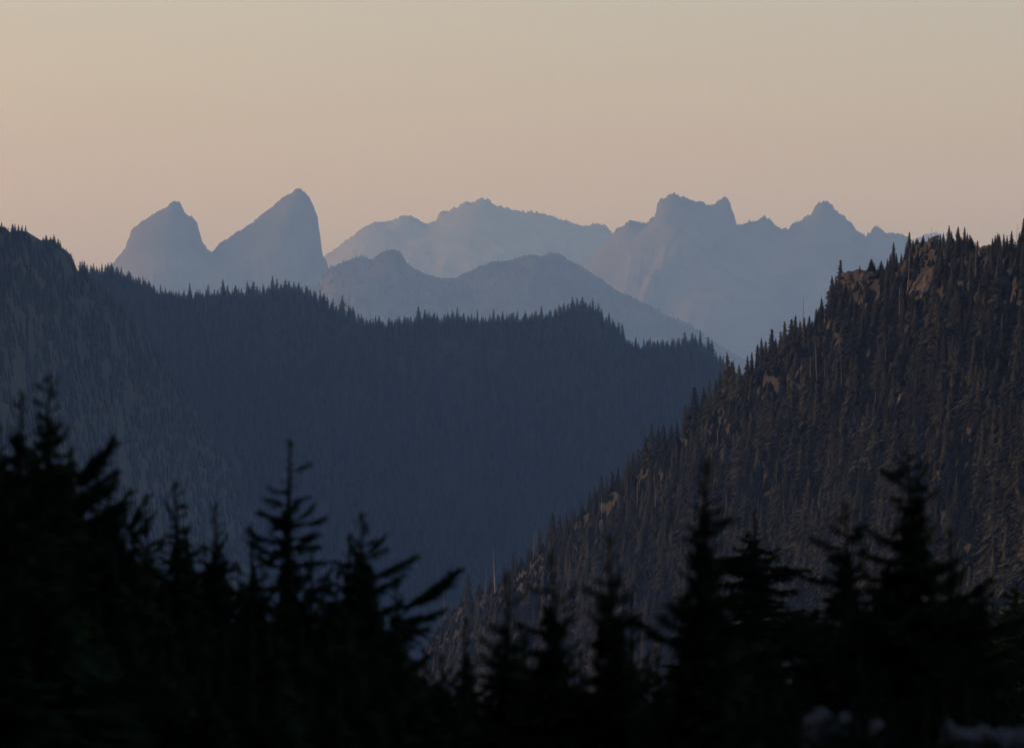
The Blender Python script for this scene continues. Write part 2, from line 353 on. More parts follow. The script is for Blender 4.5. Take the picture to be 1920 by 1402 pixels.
def place_instances(name, label, pts, rots, scales, kinds, objs, host_mat, set_mat=None):
    """One 'stuff' object: geometry nodes put the given trees at the points."""
    me = bpy.data.meshes.new(name); me.vertices.add(len(pts)); me.vertices.foreach_set('co', np.asarray(pts, np.float32).ravel())
    for nm, ty, arr in (('turn', 'FLOAT', rots), ('kind_index', 'INT', kinds)):
        a = me.attributes.new(nm, ty, 'POINT'); a.data.foreach_set('value', np.asarray(arr, np.float32 if ty == 'FLOAT' else np.int32))
    a = me.attributes.new('size', 'FLOAT_VECTOR', 'POINT'); a.data.foreach_set('vector', np.asarray(scales, np.float32).ravel())
    me.materials.append(host_mat)
    ob = link(name, me, kind='stuff', label=label)
    g = bpy.data.node_groups.new(name + '_nodes', 'GeometryNodeTree')
    g.interface.new_socket('Geometry', in_out='INPUT', socket_type='NodeSocketGeometry'); g.interface.new_socket('Geometry', in_out='OUTPUT', socket_type='NodeSocketGeometry')
    N = g.nodes; L = g.links; gi = N.new('NodeGroupInput'); go = N.new('NodeGroupOutput')
    g2i = N.new('GeometryNodeGeometryToInstance')
    for o in reversed(objs):
        oi = N.new('GeometryNodeObjectInfo'); oi.transform_space = 'ORIGINAL'; oi.inputs['Object'].default_value = o; oi.inputs['As Instance'].default_value = True
        L.new(oi.outputs['Geometry'], g2i.inputs[0])
    ip = N.new('GeometryNodeInstanceOnPoints'); L.new(gi.outputs[0], ip.inputs['Points']); L.new(g2i.outputs[0], ip.inputs['Instance'])
    ip.inputs['Pick Instance'].default_value = True
    def attr(nm, ty):
        n = N.new('GeometryNodeInputNamedAttribute'); n.data_type = ty; n.inputs[0].default_value = nm
        return next(o for o in n.outputs if o.enabled and o.name == 'Attribute')
    L.new(attr('kind_index', 'INT'), ip.inputs['Instance Index'])
    cx = N.new('ShaderNodeCombineXYZ'); L.new(attr('turn', 'FLOAT'), cx.inputs[2]); L.new(cx.outputs[0], ip.inputs['Rotation'])
    L.new(attr('size', 'FLOAT_VECTOR'), ip.inputs['Scale'])
    if set_mat is None: L.new(ip.outputs[0], go.inputs[0])
    else:
        sm = N.new('GeometryNodeSetMaterial'); sm.inputs['Material'].default_value = set_mat
        L.new(ip.outputs[0], sm.inputs[0]); L.new(sm.outputs[0], go.inputs[0])
    md = ob.modifiers.new('scatter', 'NODES'); md.node_group = g
    return ob

def proj(p):
    return 960 + p[..., 0] / p[..., 1] * F, 701 - p[..., 2] / p[..., 1] * F

# ---- near hillside on the right
LANDMARKS = [(1752,526,'the tallest pale crag'),(1731,455,'the summit knob'),(1615,515,'the stepped rocky crest'),(1906,547,'the pointed cliff at right'),(1846,556,'the small brown cliff'),
 (1653,556,'the rough rock face'),(1540,740,'the group of dead trunks'),(1352,775,'the long brown slab'),(1440,742,'the pale mid-slope rock step'),(1692,745,'the central grey outcrop'),
 (1828,800,'the broad shaded rock face'),(1880,960,'the bright low cliff'),(1765,884,'the dark low rock'),(1003,1003,'the paired dead trunks'),(878,1080,'the lowest lone spire'),
 (1225,850,'the clump halfway down the hill edge'),(1890,460,'the right-hand summit skyline'),(1460,650,'the upper hill edge'),(1115,940,'the lower hill edge'),(1580,900,'the shaggy near tree top'),(1300,960,'the blurred tall near tree')]
def slope_label(px, base_py, h, k=0):
    big = 'very tall' if h > 14 else 'tall' if h > 11.5 else 'small' if h < 8 else 'mid-sized'
    form = ['full', 'slender', 'broad', 'even', 'very thin', 'wide-skirted', 'rounded', 'narrow'][k % 8]
    crest = np.interp(px, [p[0] for p in P_RIGHT], [p[1] for p in P_RIGHT])
    lx, ly, nm = min(LANDMARKS, key=lambda l: (l[0] - px) ** 2 + (l[1] - base_py) ** 2)
    dx, dy = px - lx, base_py - ly
    rel = ('left of' if dx < 0 else 'right of') if abs(dx) > abs(dy) else ('above' if dy < 0 else 'below')
    if math.hypot(dx, dy) < 28: rel = 'beside'
    sky_ = ' at the skyline' if base_py - crest < 12 else ''
    return f'{big} {form} conifer{sky_} {rel} {nm}'

snags = [(1504,650,70),(1487,625,50),(1500,720,40),(1502,770,66),(1519,745,58),(1531,722,60),(1545,730,46),(1557,765,50),(1566,700,38),(1578,745,56),(1588,790,44),(1476,800,44),(1320,760,36),
 (1702,545,62),(1540,560,44),(1551,572,40),(1546,590,36),(1906,470,42),(1747,470,34),(1828,520,52),(1687,620,58),(1693,660,40),(1750,880,50),(1856,585,28),(1718,700,44),(1623,880,40),
 (1000,1000,46),(1005,1006,42),(911,1095,40),(928,1110,60),(833,1165,52),(836,1150,30),(1128,980,40),(1194,960,44),(1229,960,50),(1465,950,46),(1420,830,40),(1640,760,44),(1780,700,48),
 (1820,780,36),(1880,860,44),(1555,860,40),(1380,905,36),(1345,860,44),(1700,930,44),(1600,640,34),(1660,700,40),(1790,610,36)]
crags = [(1752,526,46,62,.5,'tallest pale crag lit by low sun under the summit knob'),(1728,532,30,44,.6,'slanting pale crag left of the tallest lit crag'),(1716,546,14,16,.3,'small orange-tinted rock below the slanting crag'),
 (1745,558,14,20,.5,'thin pale rock below the tallest lit crag'),(1906,547,20,40,.2,'pale pointed cliff near the right edge of the hill'),(1845,553,16,22,.2,'small brown cliff between dark trees at right'),
 (1832,566,7,28,.1,'narrow white rock rib among trees at right'),(1797,483,10,12,.1,'small white boulder under skyline trees'),(1600,522,46,26,.0,'dark blocky crag on the stepped crest, left half'),
 (1632,522,44,26,.0,'dark blocky crag on the stepped crest, right half'),(1728,464,24,18,.0,'rounded rock knob on the right-hand hill summit'),(1750,456,22,22,.1,'dark upright rock beside the summit knob'),
 (1846,466,26,20,.0,'dark square rock on the skyline right of the summit'),(1663,545,10,24,.2,'small reddish rock face under the crest trees'),(1654,556,20,30,.3,'rough brown rock face below the stepped crest'),
 (1352,775,16,50,.5,'long brown rock slab near the hill edge'),(1366,782,9,22,.5,'short brown rock rib right of the long slab'),(1391,752,14,16,.6,'pale grey rock in a forest gap'),(1402,735,8,12,.3,'small pointed pale rock above the grey rock'),
 (1440,740,18,18,.5,'pale rock step in the mid hillside'),(1465,727,9,26,.4,'thin slanting white rock in the mid hillside'),(1429,766,9,18,.4,'little pale outcrop below the rock step'),(1409,776,7,12,.2,'tiny pale boulder left of the little outcrop'),
 (1880,960,24,30,.1,'bright sunlit cliff low on the right side of the hill'),(1917,945,12,34,.1,'bright sunlit cliff at the right picture edge'),(1765,884,18,16,.3,'dark blue grey rock face above the foreground firs'),
 (1828,800,30,30,.2,'broad grey rock face in shade at right'),(1692,745,16,18,.4,'grey outcrop in the centre of the hillside'),(1580,640,26,34,.4,'grey crag below the stepped crest'),(1560,608,18,22,.3,'small grey crag by leaning dead trunks'),
 (1500,700,14,20,.3,'shaded grey outcrop above the group of dead trunks'),(1620,560,18,26,.2,'fractured grey rock under the stepped crest'),(1870,600,18,22,.3,'shaded rock face between trees at far right'),(1705,590,14,20,.3,'small shaded rock left of the dead trunks')]
r = np.random.default_rng(5)
n_try = 60000
u = r.uniform(620, 2150, n_try); v = r.uniform(-14, 250, n_try)
keep = vnoise(u / 42.0, v / 16.0, 301) * 0.6 + vnoise(u / 14.0, v / 6.0, 302) * 0.4
depth = np.interp(u, [620, 2150], [2.6, 1.6])
dz_ = np.abs(ridge_right.sample(u, v + 1.5)[:, 2] - ridge_right.sample(u, v - 1.5)[:, 2]) / 3.0
du_ = np.abs(ridge_right.sample(u + 8, v)[:, 2] - ridge_right.sample(u - 8, v)[:, 2]) / 3.0
ok = r.random(n_try) < np.sqrt(1 + dz_ ** 2 + du_ ** 2) / 3.2
u, v, keep = u[ok], v[ok], keep[ok]
P = ridge_right.sample(u, v)
tall = (r.random(len(u)) < np.interp(keep, [0.34, 0.55], [0.03, 0.24]))
H = np.where(tall, (10.0 + 9.0 * r.random(len(u)) ** 1.3) * (0.8 + 0.4 * vnoise(u / 60, v / 20, 303)), 3.2 + 3.0 * r.random(len(u)))
H = H * np.interp(v, [-14, 0, 12, 40], [0.35, 0.4, 0.6, 1.0])
WIDE = np.where(H < 6.3, 2.1, 1.0)
PX, PY = proj(P)
# along the crest the photograph shows clumps and single spires at these places: (px, height px)
crest_trees = [(1402,60),(1386,55),(1375,62),(1436,50),(1447,70),(1455,48),(1464,52),(1471,60),(1484,58),(1492,66),(1508,51),(1518,47),(1560,70),(1567,56),(1576,63),(1579,36),(1351,62),(1363,92),(1371,70),(1302,86),(1292,52),(1259,50),(1245,52),(1222,70),(1210,58),(1187,48),(1178,52),(1115,40),(1138,34),(1037,56),(1030,40),(1012,38),(962,50),(968,38),(878,60),(875,36),(1148,40),(1090,34),(1062,38),(1330,70),(1343,58),(1320,64),(1410,58),(1420,64),(1428,70),(1500,46),(1530,41),(1540,50),(1234,60),(1270,48),(1285,60),(1159,36),(1197,46),(1105,38),(1128,44),(1075,36),(1050,40),(990,34),(945,32),(920,28),(900,30),(1578,26),(1612,9),(1640,12),(1655,10),(1664,18),(1669,26),(1675,33),(1681,18),(1690,16),(1699,20),(1705,27),(1712,14),(1741,12),(1752,14),(1763,20),(1769,18),(1780,30),(1784,22),(1796,30),(1802,20),(1809,30),(1814,24),(1819,18),(1829,14),(1836,8),(1860,14),(1866,24),(1871,27),(1876,18),(1882,24),(1888,22),(1893,18),(1897,32),(1903,20),(1911,28),(1919,42),(1924,38),(1935,30),(1722,10),(1731,9),(1846,8),(1853,10)]
cu = np.array([c[0] for c in crest_trees], float); ch = np.array([c[1] for c in crest_trees], float)
cv = r.uniform(0.3, 3.0, len(cu)); CP = ridge_right.sample(cu, cv)
CH = ch / F * CP[:, 1] * np.where(cu > 1590, 1.55, 1.05) + 0.4
trees = [dict(p=CP[i], h=CH[i], crest=True) for i in range(len(cu))]
for i in range(len(u)): trees.append(dict(p=P[i], h=H[i], w=WIDE[i], crest=False))
for t_ in trees:
    t_['px'], t_['py'] = [float(a) for a in proj(np.array(t_['p']))]
    t_['hp'] = t_['h'] / t_['p'][1] * F
    vis = -10 < t_['px'] < 1930 and t_['py'] < 1130 and not (t_['px'] > 1450 and t_['py'] > 1060)
    t_['score'] = t_['hp'] * (1.0 if vis else 0.0) * (10 if t_['crest'] else 1)
def clear_of(t_):
    if t_['crest']: return True
    x, y, hpx = t_['px'], t_['py'], t_['hp']
    for (cx, cy, wp, hp, ln, lb) in crags:
        if abs(x - cx) < wp * 0.42 and cy - hp * 0.45 < y < cy + hp * 0.35 + hpx * 0.75: return random.random() < 0.22
    for (cx, cy, hp) in snags:
        if abs(x - cx) < 4 and cy < y < cy + hp * 0.6: return random.random() < 0.3
    return True
trees = [t_ for t_ in trees if clear_of(t_)]
trees.sort(key=lambda d: -d['score'])
proto_objs = []
for i, t_ in enumerate(trees[:300]):
    h = t_['h']; k = i % N_SL; w = random.uniform(0.95, 1.3)
    e = thing('conifer_tree', slope_label(t_['px'], t_['py'], h, k), 'conifer', tuple(t_['p'] - np.array([0, 0, 0.25])), random.uniform(0, 6.28), 'conifers on the right-hand hillside')
    c = link('crown', slope_crowns[k], e); c.scale = (h * w, h * w, h)
    tr = link('trunk', slope_trunk, e); tr.scale = (h, h, h * 0.97)
    if i < N_SL: proto_objs.append(c)
rest = trees[300:]
def scatter_rest(nm, lab, sel, mat):
    place_instances(nm, lab, [t_['p'] - np.array([0, 0, 0.25]) for t_ in sel], [random.uniform(0, 6.28) for _ in sel],
                    [(t_['h'] * t_.get('w', 1) * random.uniform(0.85, 1.25),) * 2 + (t_['h'],) for t_ in sel], [random.randrange(N_SL) for _ in sel], proto_objs, M['needles'], mat)
scatter_rest('forest', 'dense mass of dark conifers covering the right-hand hillside', [t_ for t_ in rest if t_.get('w', 1) < 1.5], None)
scatter_rest('undergrowth', 'low dark bushes and saplings between the conifers of the right-hand hillside', [t_ for t_ in rest if t_.get('w', 1) >= 1.5], M['needles_low'])

# ---- bare bleached trunks on the same hillside
def snag_mesh(seed):
    r = random.Random(seed); V, Q = pole(1.0, 0.016, 0.004, 6, r.uniform(-0.02, 0.02), 5)
    V = list(V); Q = list(Q)
    return mesh_from('trunk', V, None, M['dead'], True, Q)
def snag_branches(seed):
    r = random.Random(seed); V = []; T = []
    for _ in range(22):
        z = r.uniform(0.25, 0.97); a = r.uniform(0, 6.28); l = r.uniform(0.02, 0.075) * (1.3 - z); dz = r.uniform(-0.35, 0.5) * l
        c, s = math.cos(a), math.sin(a); i = len(V); w = 0.003
        V += [(c * 0.008, s * 0.008, z + w), (c * 0.008 + s * w, s * 0.008 - c * w, z - w), (c * 0.008 - s * w, s * 0.008 + c * w, z - w), (c * l, s * l, z + dz)]
        T += [(i, i + 1, i + 3), (i + 1, i + 2, i + 3), (i + 2, i, i + 3)]
    return mesh_from('branch_stub', V, T, M['dead'])
snag_m = [snag_mesh(k) for k in range(5)]; snag_b = [snag_branches(k) for k in range(5)]
for i, (px, py, hp) in enumerate(snags):
    # stand the trunk on the slope where it shows at this height
    vv = np.linspace(1, 300, 300); S = ridge_right.sample(np.full(300, float(px)), vv); qx, qy = proj(S); j = int(np.argmin(np.abs(qy - py)))
    p = S[j]; h = hp / F * p[1] * 1.35
    crest = np.interp(px, [q_[0] for q_ in P_RIGHT], [q_[1] for q_ in P_RIGHT])
    where = ('against the hazy valley on the right-hand hill edge' if py - hp < crest else 'among dark conifers high on the right-hand hill' if py < 700 else
             'among dark conifers in the middle of the right-hand hillside' if py < 900 else 'among dark conifers low on the right-hand hillside')
    e = thing('dead_tree', ('tall' if hp > 48 else 'short') + ' bleached bare tree trunk ' + where, 'dead tree', tuple(p - np.array([0, 0.8, 0.3])), random.uniform(0, 6.28), 'bare dead trunks on the right-hand hillside')
    e.rotation_euler = (random.uniform(-0.03, 0.03), random.uniform(-0.04, 0.04), random.uniform(0, 6.28))
    a = link('trunk', snag_m[i % 5], e); a.scale = (h * 0.8, h * 0.8, h)
    b = link('branch_stub', snag_b[i % 5], e); b.scale = (h, h, h)

# ---- crags: (px, py, width px, height px, lean, label)
for i, (px, py, wp, hp, lean, lab) in enumerate(crags):
    vv = np.linspace(-6, 300, 400); S = ridge_right.sample(np.full(400, float(px)), vv); qx, qy = proj(S); j = int(np.argmin(np.abs(qy - py))); p = S[j]
    s = p[1] / F
    V, Q = ico_noise_rock(400 + i, wp * s * 0.42, wp * s * 0.34 + 0.8, hp * s * 0.43)
    V = V.copy(); V[:, 0] += V[:, 2] * lean
    V[:, 1] -= V[:, 2] * -0.45
    o = link('rock_outcrop', mesh_from('rock_outcrop', V, None, M['rock'], False, Q)); o.location = tuple(p + np.array([0, -0.6, 0]))
    o['label'] = lab + (' on the hillside' if len(lab.split()) < 5 else ''); o['category'] = 'rock outcrop'; o['group'] = 'crags on the right-hand hill'

# ---- middle ridge: skyline trees one by one, the wooded slope below as one mass
mid_mesh = []
for k in range(6):
    V, T = conifer_crown(500 + k, 15, 5, 2, [0.27, 0.22, 0.32, 0.24, 0.2, 0.29][k], bare=0.06, ragged=0.4, shape=[.7, .6, .8, .5, .65, .75][k])
    mid_mesh.append(mesh_from('crown', V, T, M['needles_mid']))
r = random.Random(12)
def sky_trees(ridge, pts_profile, spots, group, labf, lo, hi, name):
    out = []
    for (px, hp) in spots:
        p = ridge.sample(np.array([float(px)]), np.array([r.uniform(2, 14)]))[0]
        h = hp / F * p[1] * 1.35
        e = bpy.data.objects.new(name, mid_mesh[len(out) % 6]); COL.objects.link(e)
        e.location = tuple(p - np.array([0, 0, 0.8])); e.scale = (h * r.uniform(1.0, 1.5),) * 2 + (h,); e.rotation_euler = (0, 0, r.uniform(0, 6.28))
        e['label'] = labf(px, hp); e['category'] = 'conifer'; e['group'] = group
        out.append(e)
    return out
def mid_label(px, hp):
    seg = [(205, 'by the bare knoll in the left notch'), (262, 'just right of the bare knoll'), (330, 'below the left rock tower'), (385, 'below the right flank of the left tower'), (440, 'under the saddle between the two towers'),
           (500, 'under the left slope of the right tower'), (560, 'under the right tower tip'), (610, 'below the sheer edge of the right tower'), (650, 'on the drop right of the first hump'), (690, 'at the foot of the first hump'),
           (740, 'at the left end of the long saddle'), (800, 'in the saddle left of centre'), (850, 'in the middle of the saddle'), (905, 'in the saddle before the dip'), (960, 'just right of the dip in the saddle'),
           (1030, 'climbing to the second hump'), (1080, 'on the left top of the second hump'), (1130, 'on the right top of the second hump'), (1185, 'on the steep drop past the second hump'), (1240, 'at the start of the low right end'),
           (1290, 'along the low right end'), (1325, 'in the tall right end clump'), (2000, 'last on the falling right end')]
    w = next(t for x, t in seg if px < x)
    return ('very tall' if hp > 28 else 'tall' if hp > 23 else 'short' if hp < 13 else 'smallish' if hp < 18 else 'middling') + ' blue conifer ' + w + ' of the middle ridge'

known = [(166,13),(178,14),(186,11),(226,15),(238,17),(247,14),(260,22),(268,22),(279,22),(287,12),(321,21),(331,10),(338,12),(356,28),(370,20),(378,16),(390,27),(402,24),(418,31),(427,22),(442,24),(453,18),
 (464,26),(475,29),(482,20),(493,24),(511,30),(519,28),(526,26),(535,29),(542,24),(552,24),(560,24),(566,22),(575,24),(580,20),(590,20),(600,22),(608,26),(614,24),(624,30),(631,24),(642,34),(654,28),(662,26),(672,22),
 (686,24),(693,16),(711,20),(718,18),(730,14),(741,22),(750,16),(758,22),(770,24),(777,20),(784,30),(797,26),(804,26),(814,26),(822,16),(832,26),(839,28),(848,24),(857,26),(869,22),(880,20),(895,28),(903,22),(918,16),
 (926,22),(933,22),(942,22),(955,20),(962,20),(970,22),(985,22),(998,18),(1006,18),(1015,24),(1030,20),(1048,24),(1056,22),(1065,24),(1073,26),(1082,28),(1092,26),(1100,24),(1112,30),(1122,26),(1128,22),(1142,30),(1149,28),(1160,26),(1167,26),(1185,18),(1192,20),(1207,24),(1215,18),(1225,20),
 (1236,20),(1243,20),(1252,22),(1260,20),(1271,26),(1284,30),(1290,24),(1298,32),(1304,30),(1313,30),(1318,24),(1328,40),(1335,38),(1343,28),(1350,26),(1356,24)]
for a in range(170, 1360, 9):
    if r.random() < 0.85: known.append((a + r.uniform(-4, 4), r.uniform(10, 19)))
mid_objs = sky_trees(ridge_mid, P_MID, known[:230], 'skyline conifers of the blue middle ridge', mid_label, 0, 0, 'spruce_tree')
left_spots = [(3,18),(8,14),(25,12),(29,9),(33,7),(38,8),(84,4),(112,6),(118,7),(124,8),(128,10),(133,10),(137,10),(141,11),(146,12),(150,26),(154,30),(158,26),(150,14)]
sky_trees(ridge_left, P_LEFT, left_spots, 'trees along the left hill crest', lambda px, hp: ('tallest bushy dark tree clump in the notch of the left hill' if hp > 24 else
          'small dark tree at the top left end of the left hill' if px < 60 else 'tiny dark tree stepping down the left hill crest'), 0, 0, 'pine_tree')

def wooded(ridge, name, label, u0, u1, v0, v1, n, h0, h1, thr, seed):
    q = np.random.default_rng(seed)
    u = q.uniform(u0, u1, n); v = q.uniform(v0, v1, n)
    k = vnoise(u / 50, v / 60, seed) * 0.5 + vnoise(u / 15, v / 20, seed + 1) * 0.5 > thr
    u, v = u[k], v[k]; Pn = ridge.sample(u, v) - np.array([0, 0, 0.8]); hh = q.uniform(h0, h1, len(u))
    ww = hh * q.uniform(0.9, 1.4, len(u))
    return place_instances(name, label, Pn, q.uniform(0, 6.28, len(u)), np.stack([ww, ww, hh], -1), q.integers(0, 6, len(u)), mid_objs[:6], M['needles_mid'])
wooded(ridge_mid, 'forest', 'continuous hazy blue forest over the middle ridge', 140, 1560, 0, 560, 30000, 9, 16, 0.22, 61)
wooded(ridge_left, 'forest', 'sparse hazy forest over the left hill', -60, 560, 3, 520, 12000, 6, 11, 0.3, 62)
wooded(ridge_wood, 'forest', 'thin far forest over the hazy wooded ridge', 560, 1500, 0, 700, 9000, 10, 20, 0.42, 63)

# ---------------------------------------------------------------- foreground hemlocks and firs, out of focus
def spray_mesh(seed, mat, dens=1.25, wide=1.35):
    """One conifer branch along +X, unit length: a woody axis, side twigs in a drooping fan, short needles on all."""
    r = np.random.default_rng(seed); V = []; T = []; 
    def strip(p, q, w):
        p = np.array(p); q = np.array(q); d = q - p; d /= np.linalg.norm(d) + 1e-9
        s1 = np.cross(d, (0, 0, 1)); s1 /= np.linalg.norm(s1) + 1e-9; s2 = np.cross(d, s1)
        for s_ in (s1, s2):
            i = len(V); V.extend([p + s_ * w, p - s_ * w, q]); T.append((i, i + 1, i + 2))
    def needles(p, q, n, ln):
        p = np.array(p); q = np.array(q); d = q - p; L = np.linalg.norm(d); d = d / (L + 1e-9)
        for _ in range(n):
            b = p + (q - p) * r.random(); dr = d * 0.8 + r.normal(0, 0.75, 3); dr /= np.linalg.norm(dr)
            s_ = np.cross(dr, r.normal(0, 1, 3)); s_ /= np.linalg.norm(s_) + 1e-9
            i = len(V); l = ln * r.uniform(0.6, 1.2); V.extend([b + s_ * 0.009, b - s_ * 0.009, b + dr * l]); T.append((i, i + 1, i + 2))
    axis = [np.array((t, 0.03 * math.sin(t * 5 + seed), 0.10 * t * t * r.uniform(0.6, 1.2) - 0.10 * math.sin(t * math.pi) * r.uniform(0, 1))) for t in np.linspace(0, 1, 7)]
    for a, b in zip(axis[:-1], axis[1:]): strip(a, b, 0.018 * (1.15 - a[0])); strip(b, a, 0.018 * (1.15 - a[0]))
    needles(axis[3], axis[-1], int(40 * dens), 0.055)
    n = int(15 * dens)
    for k in range(n):
        t = 0.12 + 0.86 * k / n; j = min(int(t * 6), 5); p = axis[j] + (axis[j + 1] - axis[j]) * (t * 6 - j)
        for sgn in (-1, 1):
            if r.random() < 0.14: continue
            L = wide * (0.36 * (1 - t) ** 0.8 + 0.07) * r.uniform(0.6, 1.25) * min(1, t * 3.0 + 0.3); an = r.uniform(0.6, 1.05)
            q = p + np.array((math.cos(an) * L, sgn * math.sin(an) * L, -r.uniform(0.0, 0.28) * L))
            strip(p, q, 0.030); needles(p, q, int(13 * dens), 0.05)
            if L > 0.16:
                m = p + (q - p) * 0.5; q2 = m + np.array((L * 0.4, sgn * L * 0.12, -0.12 * L)); strip(m, q2, 0.016); needles(m, q2, int(6 * dens), 0.045)
    return mesh_from('branch', V, T, mat)
sprays = [spray_mesh(900 + k, M['needles_near']) for k in range(6)]
sprays_lit = [spray_mesh(930 + k, M['needles_lit']) for k in range(3)]

def core_crown(seed, mat):
    """Lower, dense part of a crown, unit height and unit radius at its foot."""
    r = np.random.default_rng(seed); V = []; T = []
    for k in range(420):
        f = r.random() ** 0.75; z = 1 - f; R0 = 0.10 + 0.9 * f ** 0.8; a = r.uniform(0, 6.283); l = R0 * r.uniform(0.55, 1.05); up = r.uniform(-0.12, 0.16)
        c, s_ = math.cos(a), math.sin(a)
        for m in range(7):
            t = r.uniform(0.25, 1.0); da = r.uniform(-0.35, 0.35); ll = l * t; w = r.uniform(0.03, 0.07) * (0.5 + R0)
            ca, sa = math.cos(a + da), math.sin(a + da); i = len(V); zz = z + up * t * 0.25 + r.uniform(-0.012, 0.012)
            V += [(c * ll * 0.55 - s_ * w, s_ * ll * 0.55 + c * w, zz), (c * ll * 0.55 + s_ * w, s_ * ll * 0.55 - c * w, zz - 0.012), (ca * ll, sa * ll, zz + r.uniform(-0.03, 0.02))]
            T += [(i, i + 1, i + 2)]
    return mesh_from('crown', V, T, mat)
cores = [core_crown(950 + k, M['needles_near']) for k in range(4)]
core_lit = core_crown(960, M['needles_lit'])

def near_tree(name, px, py, Y, label, spread=0.8, nb=46, vis=None, up=1.0, seed=0, cat='conifer', group='foreground conifers in silhouette', lit=False, extras=(), bend=0.0, gap=0.5, core=1.0, twigscale=1.0):
    r = random.Random(seed * 13 + 5)
    top = at(px, py, Y); gz = float(ground_z(np.array(top.x), np.array(top.y))); h = max(top.z - gz, 1.5)
    e = thing(name, label, cat, (top.x - bend * 0.2, top.y, gz - 0.1), 0.0, group)
    h += 0.1
    # trunk with a slight sweep; its foot stands on the slope
    seg = 10; V = []; Q = []; n = 7; r0 = 0.018 * h + 0.02
    def axis(z):
        f = z / h; return Vector((bend * 0.2 * f + bend * math.sin(f * 2.6) * 0.25 * (1 - f) + 0.02 * math.sin(z * 2.2 + seed), 0.02 * math.cos(z * 1.7 + seed), z))
    for k in range(seg + 1):
        z = h * (k / seg); a_ = axis(z); rr = r0 * (1 - k / seg) ** 0.8 + 0.006
        for j in range(n):
            q_ = 6.283 * j / n; V.append((a_.x + math.cos(q_) * rr, a_.y + math.sin(q_) * rr, z))
    for k in range(seg):
        for j in range(n): Q.append((k * n + j, k * n + (j + 1) % n, (k + 1) * n + (j + 1) % n, (k + 1) * n + j))
    link('trunk', mesh_from('trunk', V, None, M['bark_dark'], True, Q), e)
    vis = vis or min(h * 0.92, 3.3)
    sp = sprays_lit if lit else sprays
    def branch(z, az, el, L, k):
        b = link('branch', sp[k % len(sp)], e); a_ = axis(z); b.location = a_
        m = Matrix.Rotation(az, 4, 'Z') @ Matrix.Rotation(-el, 4, 'Y') @ Matrix.Rotation(r.uniform(-0.4, 0.4), 4, 'X')
        b.rotation_euler = m.to_euler(); w = L * r.uniform(0.8, 1.15) * twigscale
        w = max(w, 0.5) if L > 0.5 else w + 0.02; b.scale = (L, w, max(L, 0.1))
    ga = 2.399963; ph = seed * 1.7
    for k in range(nb):
        f = (k + 0.5) / nb; d = 0.03 + vis * f ** 1.15
        L = 1.3 * spread * (0.055 + 0.56 * min(d, 3.2) ** 0.9) * r.uniform(0.62, 1.18)
        az = k * ga + ph + r.uniform(-0.3, 0.3)
        lump = 0.72 + 0.5 * math.sin(d * 5.2 / gap * 0.5 + seed) * gap
        L *= max(lump, 0.35)
        el = up * (0.62 * math.exp(-d * 1.1) + 0.06) + r.uniform(-0.28, 0.26)
        branch(h - d, az, el, max(L, 0.07), k + seed)
    for k in range(2): branch(h - 0.05 * k - 0.10, ph + k * 2.1, 1.45, 0.12, k)   # leader tuft
    for i, (tx, ty, dz) in enumerate(extras):
        tgt = at(tx, ty, Y) - Vector(e.location); st = axis(min(h - 0.1, max(tgt.z - dz, 0.2))); dv = tgt - st
        L = dv.length; az = math.atan2(dv.y, dv.x); el = math.asin(max(-1, min(1, dv.z / L)))
        branch(st.z, az, el - 0.06, L, i + seed)
        b = e.children[-1] if e.children else None
    # dense lower crown
    ch = h - 0.35 * min(vis, 2.0) * (2 - core)
    c = link('crown', core_lit if lit else cores[seed % 4], e); c.location = (axis(0).x, 0, 0.15); rad = spread * (0.5 + 0.24 * min(h, 5.0)) * 1.1 * core
    c.scale = (rad, rad, ch); c.rotation_euler = (0, 0, r.uniform(0, 6.28))
    return e

